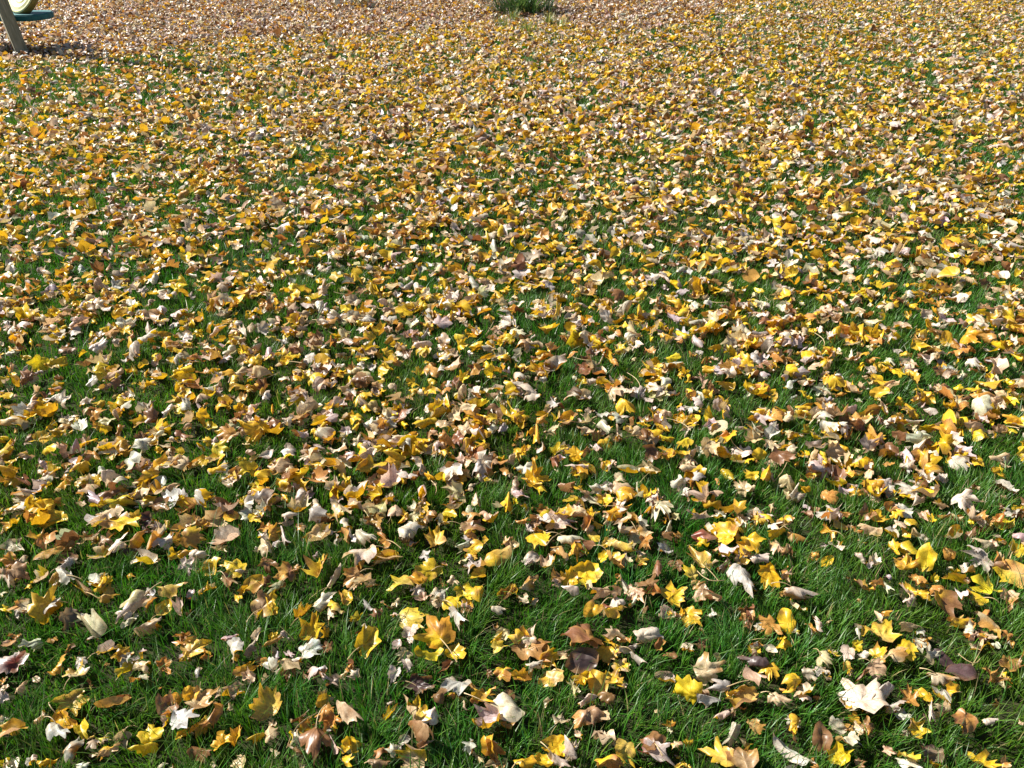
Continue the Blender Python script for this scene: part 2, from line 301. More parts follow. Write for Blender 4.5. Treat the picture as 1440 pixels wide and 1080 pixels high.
def bend(P, psi, total, off=0.0, cone=0.0):
    """roll the sheet about the in-plane axis psi, TOTAL radians over its whole width"""
    ax = np.array([math.cos(psi), math.sin(psi), 0]); nn = np.array([-math.sin(psi), math.cos(psi), 0])
    s = P@ax; t = P@nn
    lo, hi = t.min(), t.max()
    k = total/max(hi-lo, 1e-6)
    t0 = (lo+hi)/2+off*(hi-lo)
    sr = (s-s.mean())/max(np.ptp(s), 1e-6)
    kk = k*(1+cone*sr)
    kk = np.where(np.abs(kk) < 1e-3, 1e-3, kk)
    tt = t-t0; z = P[:, 2]
    R = 1/kk-z
    return np.outer(s, ax)+np.outer(R*np.sin(kk*tt)+t0, nn)+np.outer(1/kk-R*np.cos(kk*tt), [0, 0, 1])

def fold(P, alpha, rnd=.03):
    x, y, z = P.T
    ay = np.sqrt(y*y+rnd*rnd)-rnd
    return np.stack([x, np.sign(y)*ay*math.cos(alpha), z+ay*math.sin(alpha)], 1)

def make_leaf(r, form, rings, step):
    kind = 'o' if 'o' in form else 'm'
    O, c = outline(kind, r, step)
    n = len(O)
    fr = np.linspace(0, 1, rings+1)[1:]
    P2 = [c[None, :]]+[c+(O-c)*f for f in fr]
    P2 = np.concatenate(P2)
    rad = np.concatenate([[0.]]+[np.full(n, f) for f in fr])
    loops = []; totals = []
    j = np.arange(n); k = (j+1) % n
    loops.append(np.stack([np.zeros(n, int), 1+j, 1+k], 1).ravel()); totals += [3]*n
    for q in range(rings-1):
        a = 1+q*n
        loops.append(np.stack([a+j, a+n+j, a+n+k, a+k], 1).ravel()); totals += [4]*n
    loops = np.concatenate(loops); totals = np.array(totals)
    uv = P2.copy()
    P = np.concatenate([P2-np.array([.42, 0]), np.zeros((len(P2), 1))], 1)
    u = lambda a, b: r.uniform(a, b)
    sg = lambda: 1 if r.random() < .5 else -1
    # wrinkles
    amp = u(.020, .045) if 'k' not in form else u(.045, .085)
    for q in range(4):
        a = u(0, 2*math.pi); f = u(5, 13)
        P[:, 2] += amp*np.sin(f*(P[:, 0]*math.cos(a)+P[:, 1]*math.sin(a))+u(0, 6.28))*(.35+.65*rad)
    # pleats along the main veins
    if kind == 'm':
        an = np.degrees(np.arctan2(uv[:, 1], uv[:, 0]))
        P[:, 2] += u(-.10, .16)*np.hypot(uv[:, 0], uv[:, 1])*np.min([np.abs(an-v) for v in (0, 47, -47, 106, -106)], 0)/24
    # ruffled rim
    th = np.arctan2(P[:, 1], P[:, 0]); P[:, 2] += u(.03, .08)*rad**3*np.sin(th*r.integers(3, 7)+u(0, 6))
    P[:, 2] += u(-.10, .14)*rad**5
    if step == 1:
        for q in range(3):
            a = u(0, 2*math.pi); f = u(15, 26)
            P[:, 2] += u(.006, .014)*np.sin(f*(P[:, 0]*math.cos(a)+P[:, 1]*math.sin(a))+u(0, 6.28))
    f = form
    if 'r' in f:
        P = fold(P, u(-.25, .1)); P = bend(P, u(-.15, .15), -u(3.4, 5.6), u(-.2, .2), u(-.4, .4)); P = bend(P, math.pi/2, -u(.1, .9))
    elif 'f' in f:
        s = -1 if r.random() < .6 else 1
        P = fold(P, s*u(.65, 1.1)); P = bend(P, math.pi/2+u(-.3, .3), sg()*u(.4, 1.5)); P = bend(P, u(-.3, .3), s*u(.3, 1.1))
    elif 'v' in f:
        P = fold(P, u(.5, .85)); P = bend(P, math.pi/2, u(-.6, .9))
    elif 'c' in f:
        P = fold(P, u(.1, .4)); P = bend(P, u(0, 3.1), u(1.3, 2.5), u(-.2, .2), u(-.3, .3)); P = bend(P, u(0, 3.1), u(.7, 1.8))
    elif 'd' in f:
        P = fold(P, -u(.1, .5)); P = bend(P, u(0, 3.1), -u(1.0, 2.2), u(-.2, .2), u(-.3, .3)); P = bend(P, u(0, 3.1), -u(.6, 1.4))
    elif 'k' in f:
        P = fold(P, sg()*u(.2, .9)); P = bend(P, u(0, 3.1), sg()*u(1.6, 3.6), u(-.3, .3), u(-.5, .5)); P = bend(P, u(0, 3.1), sg()*u(.8, 2.4), u(-.3, .3))
    else:
        P = fold(P, u(-.18, .34)); P = bend(P, u(0, 3.1), sg()*u(.5, 1.5), u(-.3, .3), u(-.4, .4)); P = bend(P, u(0, 3.1), sg()*u(.2, .9))
    # lobe tips curling on their own
    if kind == 'm':
        tip = np.clip((np.hypot(*(uv.T))-.5)/.5, 0, 1)**2
        P[:, 2] += tip*u(-.16, .2)*(.6+.4*np.sin(th*2+u(0, 6)))
    P -= (P.max(0)+P.min(0))/2
    P /= max(np.ptp(P[:, 0]), np.ptp(P[:, 1]), np.ptp(P[:, 2]))
    return P, loops, totals, uv, rad, n

PAL = {'Y': (.72, .485, .022), 'G': (.67, .40, .028), 'O': (.54, .280, .062), 'B': (.24, .118, .048), 'T': (.62, .475, .285), 'W': (.70, .62, .49), 'P': (.53, .465, .41), 'D': (.085, .052, .046), 'R': (.20, .035, .020), 'S': (.57, .425, .345)}  # D also paints in the shade on some backlit leaves
PAL = {k: np.array(v) for k, v in PAL.items()}
BACK = {'Y': 'WTYYG', 'G': 'TTOGW', 'O': 'TTBPO', 'B': 'BTPO', 'T': 'OGYBT', 'W': 'GYYOBT', 'P': 'OBGBP', 'D': 'PDB', 'R': 'DTP', 'S': 'TPSB'}

def tint(r, c):
    return np.clip(c*(1+.10*r.standard_normal())*(1+.06*r.standard_normal(3)), .012, .82)

def leaf_colours(r, P, uv, rad, code, detail=True):
    a = tint(r, PAL[code[0]])
    b = tint(r, PAL[code[1] if len(code) > 1 else r.choice(list(BACK[code[0]]))])
    out = []
    for side, c in enumerate((a, b)):
        col = np.repeat(c[None, :], len(rad), 0)
        edge = PAL['B']*1.5 if code[0] in 'YGOBTR' else PAL['O']*1.2
        e = np.clip((rad-r.uniform(.45, .9))/.4, 0, 1)*r.uniform(.1, .95 if code[0] in 'YGO' else .5)
        e = e*np.clip(.5+noise2(uv[:, 0]+r.uniform(0, 50), uv[:, 1], .3, int(r.integers(1e6)), 2), 0, 1)
        if detail:
            for q in range(r.integers(0, 4) if code[0] in 'YGOT' else 0):
                p = r.uniform((-.1, -.5), (.9, .5)); s = r.uniform(.05, .16)
                e = np.maximum(e, .75*np.exp(-((uv-p)**2).sum(1)/s**2))
        if len(code) > 1 and side == 0:                       # second colour takes part of the first side too
            k = np.clip(.5+1.6*noise2(uv[:, 0]+r.uniform(0, 50), uv[:, 1], .55, int(r.integers(1e6)), 2)+r.uniform(-.35, .1), 0, 1)
            col = col*(1-k[:, None])+tint(r, PAL[code[1]])*k[:, None]
        col = col*(1-e[:, None])+edge*e[:, None]
        if r.random() < .3:                                     # paler towards the base
            k = np.clip(1-np.hypot(uv[:, 0], uv[:, 1])*1.4, 0, 1)*.4
            col = col*(1-k[:, None])+PAL['T']*1.15*k[:, None]
        out.append(col)
    return out

def rot(yaw, tilt_axis, tilt):
    c, s = math.cos(yaw), math.sin(yaw)
    Rz = np.array([[c, -s, 0], [s, c, 0], [0, 0, 1]])
    a = np.array([math.cos(tilt_axis), math.sin(tilt_axis), 0])
    K = np.array([[0, 0, a[1]], [0, 0, -a[0]], [-a[1], a[0], 0]])
    return (np.eye(3)+math.sin(tilt)*K+(1-math.cos(tilt))*K@K)@Rz

# ---------------------------------------------------------------- the surveyed leaves
entries = []
for (ox, oy), txt in SURVEY.items():
    for line in txt.split('\n'):
        for item in line.split(';'):
            item = item.strip()
            if not item: continue
            name = None
            if '*' in item: item, name = item.split('*'); name = name.strip()
            f = item.split()
            x, y, w, h = (float(v) for v in f[:4])
            entries.append(dict(px=ox+x/6, py=oy+y/6, w=w/6, h=h/6, code=f[4], form=f[5], ang=float(f[6]) if len(f) > 6 else None, name=name))
entries.sort(key=lambda e: -(e['w']*e['h']+(4000 if e['name'] else 0)))
N_THINGS = 296

def fit(e, r):
    """choose shape, turn and size so that the leaf covers the spot that the survey gives it"""
    best = None
    zc = {'u': .060, 'r': .052, 'd': .050}.get(e['form'][-1], .046)
    g = at(e['px'], e['py'], zc)
    view = np.array([0, 0, EYE])-g; dist = np.linalg.norm(view)
    toward = math.atan2(view[1], view[0])
    target = math.log(e['w']/e['h'])
    tries = 26 if e['rank'] < N_THINGS else 10
    for q in range(tries):
        M = make_leaf(r, e['form'], 6 if e['rank'] < N_THINGS else 4, 1)
        P = M[0]
        yaw = r.uniform(0, 2*math.pi)
        if e['ang'] is not None: yaw = math.radians(e['ang'])*1.0+r.normal(0, .12)+(math.pi if r.random() < .5 else 0)
        if 'u' in e['form']: tilt = math.radians(r.uniform(28, 62)); ta = toward+math.pi/2+r.normal(0, .25)
        elif e['form'][-1] in 'mo': tilt = math.radians(r.uniform(-8, 26)); ta = toward+math.pi/2+r.normal(0, .5)
        else: tilt = math.radians(abs(r.normal(0, 14))); ta = r.uniform(0, 2*math.pi)
        Q = P@rot(yaw, ta, tilt).T
        s0 = .05
        X, Y, _ = project(Q*s0+g)
        w, h = np.ptp(X), np.ptp(Y)
        s = (1.2 if e['form'][-1] in 'mu' else 1.12)*s0*math.sqrt(e['w']*e['h']/(w*h))
        cost = abs(math.log(w/h)-target)+.15*r.random()+(3*max(0, s/.15-1))
        if best is None or cost < best[0]: best = (cost, M, Q*s, s)
    _, M, Q, s = best
    lowest = r.uniform(.013, .028) if 'u' not in e['form'] else r.uniform(.008, .018)
    z = lowest-Q[:, 2].min()
    g = at(e['px'], e['py'], z)
    for q in range(3):
        X, Y, _ = project(Q+g)
        g = at(e['px']+(e['px']-(X.max()+X.min())/2), e['py']+(e['py']-(Y.max()+Y.min())/2), z) if q == 0 else g
    e['M'] = M; e['Q'] = Q; e['loc'] = g; e['size'] = s

COLOUR_WORD = {'Y': 'bright yellow', 'G': 'golden', 'O': 'ochre', 'B': 'brown', 'T': 'tan', 'W': 'cream white', 'P': 'pinkish grey', 'D': 'dark purple brown', 'R': 'dark red'}
SECOND = {'Y': 'yellow', 'G': 'golden', 'O': 'ochre', 'B': 'brown', 'T': 'tan', 'W': 'white', 'P': 'grey', 'D': 'dark', 'R': 'red'}
FORM_WORD = {'m': 'flat lobed', 'o': 'oval', 'u': 'upright', 'r': 'rolled', 'f': 'folded', 'v': 'winged', 'c': 'cupped', 'd': 'humped', 'k': 'crumpled'}

def phrase(e):
    c = COLOUR_WORD[e['code'][0]]
    if len(e['code']) > 1: c = SECOND[e['code'][0]]+' and '+SECOND[e['code'][1]]
    f = FORM_WORD[e['form'][-1]]
    if e['form'] in ('ou', 'of', 'oc', 'od'): f += ' oval'
    big = 'large ' if e['w']*e['h'] > 1150 else ('small ' if e['w']*e['h'] < 330 else '')
    return f'{big}{f} {c} leaf'

def where(e, k):
    dx, dy = e['px']-k['px'], e['py']-k['py']
    fb = 'in front' if dy > 0 else 'behind'
    lr = 'right' if dx > 0 else 'left'
    if abs(dx) > 2.2*abs(dy): return f'{lr} of'
    if abs(dy) > 2.2*abs(dx): return 'in front of' if dy > 0 else 'behind'
    return f'to the {lr} and in front of' if dy > 0 else f'behind and {lr} of'

for i, e in enumerate(entries): e['rank'] = i
marks = [e for e in entries if e['name']]
used = set()
for e in entries[:N_THINGS]:
    if e['name']:
        edge = 'near the bottom edge' if e['py'] > 1010 else None
        others = sorted((m for m in marks if m is not e), key=lambda m: math.hypot(m['px']-e['px'], m['py']-e['py']))
        lab = f"{e['name']} {where(e, others[0])} the {others[0]['name']}"
        if len(lab.split()) > 16: lab = f"{e['name']} lying on the grass"
    else:
        ks = sorted(marks, key=lambda m: math.hypot(m['px']-e['px'], m['py']-e['py']))
        for k in ks[:9]:
            lab = f"{phrase(e)} {where(e, k)} the {k['name']}"
            if lab not in used and len(lab.split()) <= 16: break
    used.add(lab); e['label'] = lab

foot = []                                                     # points of leaves, for the grass below them
GROUP = 'fallen leaves on the lawn'
rest_parts = []
for e in entries:
    r = np.random.default_rng(1000+e['rank'])
    fit(e, r)
    M = e['M']
    top, und = leaf_colours(r, e['Q'], M[3], M[4], e['code'])
    foot.append(e['Q']+e['loc'])
    if e['rank'] < N_THINGS:
        starts = np.concatenate([[0], np.cumsum(M[2])[:-1]])
        me = raw_mesh('fallen_leaf', e['Q'], M[1], starts, M[2])
        put_colour(me, 'top_colour', top); put_colour(me, 'under_colour', und); put_uv(me, M[3])
        o = link('fallen_leaf', me, LEAF)
        o.location = e['loc']
        tag(o, e['label'], 'leaf', GROUP)
        # the stalk, where the leaf keeps one in view
        if (r.random() < .30 and 'k' not in e['form']) or (e['name'] and 'stalk' in e['name']):
            Q = e['Q']; base = Q[0] if 'o' not in e['form'] else Q[np.argmin(M[3][:, 0])]
            d = base-Q[np.argmax(M[3][:, 0])]; d[2] *= .3; d /= np.linalg.norm(d)+1e-9
            L = e['size']*r.uniform(.45, .8); side = np.cross(d, [0, 0, 1])*r.uniform(-.35, .35)
            pts = [base+d*L*t+side*L*t*t+np.array([0, 0, .012*math.sin(t*2.6)-.006*t]) for t in np.linspace(-.06, 1, 7)]
            V = []; F = []
            for k, p in enumerate(pts):
                for q in range(5):
                    a = q*2*math.pi/5; rr = (.0012 if k < 6 else .0018)
                    V.append(p+rr*(math.cos(a)*np.cross(d, [0, 0, 1])+math.sin(a)*np.array([0, 0, 1])))
                if k:
                    for q in range(5): F.append(((k-1)*5+q, (k-1)*5+(q+1) % 5, k*5+(q+1) % 5, k*5+q))
            F.append(tuple(range(5))); F.append(tuple(range(len(V)-5, len(V))))
            sm = bpy.data.meshes.new('leaf_stalk'); sm.from_pydata([tuple(v) for v in V], [], F)
            link('leaf_stalk', sm, STALK, o)
    else:
        rest_parts.append((e['Q']+e['loc'], M[1], M[2], M[3], top, und))

# ---------------------------------------------------------------- the lawn edge and the mulch bed
EDGE_PX = [(-420, 112), (-200, 100), (0, 88), (110, 86), (190, 80), (230, 68), (320, 60), (450, 52), (560, 50), (620, 44), (690, 34), (760, 34), (850, 43), (905, 47), (955, 37), (1010, 14), (1050, -4), (1080, -40)]
edge = np.array([at(x, y)[:2] for x, y in EDGE_PX])
bed_poly = np.concatenate([edge, [(edge[-1, 0]+1.5, 34), (-26, 30), (-26, edge[0, 1]-.4)]])

def inside(poly, x, y):
    c = np.zeros(x.shape, bool)
    for i in range(len(poly)):
        x1, y1 = poly[i]; x2, y2 = poly[i-1]
        hit = ((y1 > y) != (y2 > y)) & (x < (x2-x1)*(y-y1)/((y2-y1) if y2 != y1 else 1e-9)+x1)
        c ^= hit
    return c

# ---------------------------------------------------------------- the countless remaining leaves
def bank(r, n, rings, step, mixw):
    forms = r.choice(list(mixw), n, p=np.array(list(mixw.values()))/sum(mixw.values()))
    return [make_leaf(r, f, rings, step) for f in forms]

MIXF = {'m': 1.2, 'u': .5, 'o': .6, 'of': .5, 'r': 1.9, 'f': 2.2, 'v': 1.0, 'c': 1.6, 'd': 1.3, 'k': 6.5}
BANKS = {'near': bank(rng, 190, 4, 1, MIXF), 'far': bank(rng, 150, 2, 2, MIXF)}
# per-vertex mottling of every bank leaf, 0 none .. 1 brown
for key in BANKS:
    BANKS[key] = [(*M, np.clip((M[4]-rng.uniform(.4, .9))/.4, 0, 1)*rng.uniform(0, .95)*np.clip(.5+noise2(M[3][:, 0]+k*3.1, M[3][:, 1], .35, 500+k, 2), 0, 1)) for k, M in enumerate(BANKS[key])]

def scatter(xy, size, z, codes, which, tilt_sd, out, cw):
    B = BANKS[which]
    n = len(xy)
    pick = rng.integers(0, len(B), n)
    yaw = rng.uniform(0, 2*math.pi, n); ta = rng.uniform(0, 2*math.pi, n)
    tilt = np.abs(rng.normal(0, tilt_sd, n))
    back = rng.random(n)
    for k, M in enumerate(B):
        idx = np.nonzero(pick == k)[0]
        if not len(idx): continue
        V = M[0]; nv = len(V)
        R = np.array([rot(yaw[i], ta[i], tilt[i]) for i in idx])
        Q = np.einsum('nij,vj->nvi', R, V)*size[idx][:, None, None]
        Q[:, :, 2] += (z[idx]-Q[:, :, 2].min(1))[:, None]
        Q[:, :, :2] += xy[idx][:, None, :]
        top = np.empty((len(idx), nv, 3)); und = np.empty((len(idx), nv, 3))
        for q, i in enumerate(idx):
            c = codes[i]
            a = tint(rng, PAL[c])*cw; b = tint(rng, PAL[rng.choice(list(BACK[c]))])*cw
            e = M[6][:, None] if len(M) > 6 else 0
            eb = PAL['B']*1.5
            top[q] = a*(1-e)+eb*e; und[q] = b*(1-e)+eb*e
        loops = (M[1][None, :]+(np.arange(len(idx))*nv)[:, None]).ravel()
        totals = np.tile(M[2], len(idx))
        uv = np.tile(M[3], (len(idx), 1))
        out.append((Q.reshape(-1, 3), loops, totals, uv, top.reshape(-1, 3), und.reshape(-1, 3)))

def join(parts, name):
    off = 0; V = []; L = []; T = []; U = []; A = []; Bc = []
    for p in parts:
        V.append(p[0]); L.append(p[1]+off); T.append(p[2]); U.append(p[3]); A.append(p[4]); Bc.append(p[5]); off += len(p[0])
    V = np.concatenate(V); L = np.concatenate(L); T = np.concatenate(T)
    me = raw_mesh(name, V, L, np.concatenate([[0], np.cumsum(T)[:-1]]), T)
    put_colour(me, 'top_colour', np.concatenate(A)); put_colour(me, 'under_colour', np.concatenate(Bc)); put_uv(me, np.concatenate(U))
    return me, V

def candidates(density, ymin, ymax, margin):
    """points spread over the ground in the frame's wedge, jittered"""
    y = []; x = []
    n = int(density*(ymax-ymin)*(2*(.70*ymax+margin)))
    yy = rng.uniform(ymin, ymax, n); xx = rng.uniform(-(.70*ymax+margin), .70*ymax+margin, n)
    ok = np.abs(xx) < .74*yy*.92+.35+margin
    return xx[ok], yy[ok]

lawn_parts = list(rest_parts); litter_parts = []
LAWN_CODES = list('YYYYYYYYYYYGGGOOTTTTTTTWWWWWWWPPPPBB'); BED_CODES = list('SSSSSTTTTPPPPPWWWWWWOBBBB')
DENS = 545
xs, ys = candidates(DENS, .75, 18.0, 1.2)
PX, PY, _ = project(np.stack([xs, ys, np.full_like(xs, .04)], 1))
clump = noise2(xs, ys, .42, 31, 3)*1.0+noise2(xs, ys, 2.0, 32, 2)*.30*np.clip((ys-2)/4, .3, 1)
dist = np.hypot(xs, ys)
keep = rng.random(len(xs)) < np.clip((.79+.38*clump+.004*np.clip(ys-2.2, 0, 5))*(1-.30*np.clip((ys-5)/5, 0, 1))*(1-.35*np.clip((xs-.5)/3, 0, 1)*np.clip((ys-5)/4, 0, 1))*(1-.45*np.clip((520-PX)/300, 0, 1)*np.clip((190-PY)/60, 0, 1)), .14, 1)
keep &= ~((PY > 733) & (PX > -12) & (PX < 1452))
near_edge = (PY > 733)
keep &= ~(near_edge & (rng.random(len(xs)) < .45))
bed = inside(bed_poly, xs, ys)
k1 = keep & ~bed
def do(mask, which, parts, codes, cw, size_mu, tilt, zlo, zhi):
    n = mask.sum()
    size = np.clip(rng.normal(size_mu, .017, n), .024, .105)
    # leaves of one colour lie together in loose patches
    t = noise2(xs[mask], ys[mask], .5, 77, 2)*.35+rng.random(n)
    z = rng.uniform(zlo, zhi, n)
    scatter(np.stack([xs[mask], ys[mask]], 1), size, z, rng.choice(codes, n), which, tilt, parts, cw)
do(k1 & (ys < 3.4), 'near', lawn_parts, LAWN_CODES, 1.0, .058, .44, .008, .033)
do(k1 & (ys >= 3.4) & (ys < 6), 'far', lawn_parts, LAWN_CODES, 1.0, .055, .42, .010, .036)
do(k1 & (ys >= 6), 'far', lawn_parts, list('YYYYYYYYYYYGOTTTTTTSWWWWWWWWPPPPBBB'), 1.0, .066, .44, .012, .038)
bx, by = candidates(58, .75, 2.0, .3)
BX, BY, _ = project(np.stack([bx, by, np.full_like(bx, .03)], 1)); b_ = (BY > 728)
bx = bx[b_]; by = by[b_]
scatter(np.stack([bx, by], 1), rng.uniform(.032, .058, len(bx)), rng.uniform(.008, .030, len(bx)), rng.choice(list('YYYGGOOTTWWPB'), len(bx)), 'near', .5, lawn_parts, 1.0)
# small torn bits sunk between the blades of the near lawn
bx, by = candidates(60, .75, 2.6, .6)
scatter(np.stack([bx, by], 1), rng.uniform(.014, .034, len(bx)), rng.uniform(.004, .026, len(bx)), rng.choice(list('OOBBTTWPG'), len(bx)), 'far', .6, lawn_parts, .85)
me, lawnV = join(lawn_parts, 'fallen_leaves')
o = link('fallen_leaves', me, LEAF)
tag(o, 'countless smaller yellow, tan and white leaves strewn over the rest of the lawn', 'fallen leaves', kind='stuff')
foot.append(lawnV)

# the bed: leaves several deep
xs, ys = candidates(215, 8.0, 20.0, 1.5)
b = inside(bed_poly, xs, ys)
do(b, 'far', litter_parts, BED_CODES, 1.0, .068, .50, .006, .05)
xs, ys = candidates(150, 8.0, 20.0, 1.5)
b = inside(bed_poly, xs, ys)
do(b, 'far', litter_parts, list('OBBTPG'), .8, .06, .3, .004, .02)
me, _ = join(litter_parts, 'leaf_litter')
o = link('leaf_litter', me, LEAF)
tag(o, 'deep dry brown and pink leaf litter over the bed beyond the lawn', 'leaf litter', kind='stuff')

# ---------------------------------------------------------------- grass
FOOT = np.concatenate(foot)
CELL = .008; X0, Y0, X1, Y1 = -15.5, .4, 15.5, 19.5
nx, ny = int((X1-X0)/CELL), int((Y1-Y0)/CELL)
cover = np.full(nx*ny, 9.0, dtype=np.float32)
ci = ((FOOT[:, 0]-X0)/CELL).astype(int); cj = ((FOOT[:, 1]-Y0)/CELL).astype(int)
ok = (ci >= 0) & (ci < nx) & (cj >= 0) & (cj < ny)
np.minimum.at(cover, ci[ok]*ny+cj[ok], FOOT[ok, 2].astype(np.float32))
cover = cover.reshape(nx, ny)
cov2 = cover.copy()                                            # widen by one cell
for a, b_ in ((1, 0), (-1, 0), (0, 1), (0, -1)):
    cov2 = np.minimum(cov2, np.roll(np.roll(cover, a, 0), b_, 1))

def blades(density, ymin, ymax, width, segs, margin, hmu):
    xs, ys = candidates(density, ymin, ymax, margin)
    bedm = inside(bed_poly, xs, ys)
    clump = noise2(xs, ys, .09, 51, 2)
    keep = (~bedm | (rng.random(len(xs)) < .012)) & (rng.random(len(xs)) < np.clip(.72+.4*clump, .2, 1))
    xs = xs[keep]; ys = ys[keep]; n = len(xs)
    h = np.clip(rng.normal(hmu, .015, n)+.012*noise2(xs, ys, .22, 52, 2), .018, .10)
    i = np.clip(((xs-X0)/CELL).astype(int), 0, nx-1); j = np.clip(((ys-Y0)/CELL).astype(int), 0, ny-1)
    lim = cov2[i, j]
    under = (lim < 5) & (rng.random(n) < .88)
    h = np.where(under, np.minimum(h, np.maximum(lim-.004, .008)), h)
    phi = 2.6*noise2(xs, ys, .16, 53, 2)+rng.normal(0, 1.0, n)
    lean = np.abs(rng.normal(.50, .32, n)); lean = np.where(rng.random(n) < .10, lean+.7, lean)
    lean = np.where(under, lean*.4, lean)
    w = width*rng.uniform(.6, 1.25, n)
    face = phi+math.pi/2+rng.normal(0, .5, n)
    d = np.stack([np.cos(phi), np.sin(phi)], 1); s = np.stack([np.cos(face), np.sin(face)], 1)
    ts = np.linspace(0, 1, segs+1)
    nv = 2*segs+1
    V = np.empty((n, nv, 3), dtype=np.float32)
    for k, t in enumerate(ts):
        horiz = h*lean*(t**1.8)*1.0
        zz = h*t*(1-.22*np.minimum(lean, 1.4)*t) - .002
        ww = w*(1-t**1.6)*.5*(1+.25*math.sin(t*3))
        cx = xs+d[:, 0]*horiz; cy = ys+d[:, 1]*horiz
        if k < segs:
            V[:, 2*k, 0] = cx+s[:, 0]*ww; V[:, 2*k, 1] = cy+s[:, 1]*ww; V[:, 2*k, 2] = zz
            V[:, 2*k+1, 0] = cx-s[:, 0]*ww; V[:, 2*k+1, 1] = cy-s[:, 1]*ww; V[:, 2*k+1, 2] = zz+w*.25
        else:
            V[:, 2*k, 0] = cx; V[:, 2*k, 1] = cy; V[:, 2*k, 2] = zz
    pat = []; tot = []
    for k in range(segs-1): pat += [2*k, 2*k+1, 2*k+3, 2*k+2]; tot.append(4)
    pat += [2*segs-2, 2*segs-1, 2*segs]; tot.append(3)
    loops = (np.array(pat)[None, :]+(np.arange(n)*nv)[:, None]).ravel()
    g = np.array([.060, .150, .014])[None, :]*(1+.22*rng.standard_normal((n, 1)))
    g = g*np.stack([1+.28*noise2(xs, ys, .7, 54, 2)+.2*rng.standard_normal(n), np.ones(n), 1+.3*rng.standard_normal(n)], 1)
    blue = rng.random(n) < .08
    g[blue] = g[blue]*np.array([.9, .95, 2.0])
    dry = rng.random(n) < .032
    g[dry] = np.array([.36, .29, .13])*rng.uniform(.6, 1.1, (dry.sum(), 1))
    g = np.clip(g, .006, .6)
    col = np.repeat(g[:, None, :], nv, 1)
    root = np.array([.8, .86, 1.0])[None, None, :]
    return V.reshape(-1, 3), loops, np.tile(tot, n), col.reshape(-1, 3)

zones = [blades(40000, .78, 2.2, .0027, 3, .25, .047), blades(22000, 2.2, 3.6, .0032, 2, .3, .047), blades(10000, 3.6, 6.0, .0042, 2, .5, .047), blades(4300, 6.0, 10.0, .0055, 2, .8, .050), blades(2400, 10.0, 18.5, .0075, 2, 1.0, .05)]
off = 0; V = []; L = []; T = []; Cc = []
for z in zones:
    V.append(z[0]); L.append(z[1]+off); T.append(z[2]); Cc.append(z[3]); off += len(z[0])
V = np.concatenate(V); L = np.concatenate(L); T = np.concatenate(T)
me = raw_mesh('grass', V, L, np.concatenate([[0], np.cumsum(T)[:-1]]), T)
put_colour(me, 'top_colour', np.concatenate(Cc))
o = link('grass', me, BLADE)
tag(o, 'dense green lawn grass showing between the fallen leaves', 'grass', kind='stuff')
print('grass blades', sum(len(z[2]) for z in zones), 'verts', len(V), 'leaf verts', len(lawnV))

# ---------------------------------------------------------------- the ground
def sheet(name, poly, z, mat):
    bm = bmesh.new()
    f = bm.faces.new([bm.verts.new((p[0], p[1], z)) for p in poly])
    bmesh.ops.recalc_face_normals(bm, faces=bm.faces)
    if f.normal.z < 0: f.normal_flip()
    me = bpy.data.meshes.new(name); bm.to_mesh(me); bm.free()
    return tag(link(name, me, mat), kind='structure')

SOIL = ground_material('lawn soil', (.016, .022, .009), (.024, .040, .010), (.040, .034, .018), 6.0)
MULCH = ground_material('bed mulch', (.07, .042, .028), (.11, .075, .05), (.035, .022, .015), 10.0)
sheet('ground', [(-400, -400), (400, -400), (400, 400), (-400, 400)], 0.0, SOIL)
sheet('mulch_bed', bed_poly, .004, MULCH)

# ---------------------------------------------------------------- things beyond the lawn
def beam(name, p, q, wx, wy, mat, parent, roll=0.0, bevel=.008, up=None):
    """a squared timber from p to q"""
    p = Vector(p); q = Vector(q); L = (q-p).length
    bm = bmesh.new(); bmesh.ops.create_cube(bm, size=1)
    bmesh.ops.scale(bm, vec=(wx, wy, L), verts=bm.verts)
    bmesh.ops.bevel(bm, geom=list(bm.edges), offset=bevel, segments=2, affect='EDGES')
    bmesh.ops.translate(bm, vec=(0, 0, L/2), verts=bm.verts)
    R = (q-p).to_track_quat('Z', 'Y').to_matrix().to_4x4()@Matrix.Rotation(roll, 4, 'Z')
    bm.transform(R); bmesh.ops.translate(bm, vec=p, verts=bm.verts)
    me = bpy.data.meshes.new(name); bm.to_mesh(me); bm.free()
    return link(name, me, mat, parent)

WOOD = wood_material('weathered timber', (.15, .14, .085), (.36, .335, .24), (3, 3, .35))
TEAL = plain_material('teal paint', (.010, .125, .135), .7, .35, 12)
YELL = plain_material('pale yellow plastic', (.82, .78, .42), .38, .12, 6)
RIM_SHADE = plain_material('rim with painted shade', (.20, .15, .03), .5, .2, 6)  # shade on the yellow disc's rim, put into a dark olive colour

base = at(33, 78)
root = bpy.data.objects.new('play_frame', None); C.objects.link(root); root.location = base
tag(root, 'weathered wooden play frame leg leaning beside the mulch bed with a teal board', 'play frame')
K = base[1]/8.34
apex = (-.26*K, .05*K, 2.35*K)
def square_leg(a, b, face, s=.135):
    a = Vector(a); b = Vector(b); z = (b-a).normalized(); x = Vector((math.cos(face), math.sin(face), 0)); x = (x-z*x.dot(z)).normalized(); y = z.cross(x)
    o = beam('leg', Vector((0, 0, 0)), Vector((0, 0, (b-a).length)), s, s, WOOD, root)
    o.matrix_local = Matrix((( x.x, y.x, z.x, a.x), (x.y, y.y, z.y, a.y), (x.z, y.z, z.z, a.z), (0, 0, 0, 1)))
square_leg((0, 0, -.05), apex, math.radians(-53))
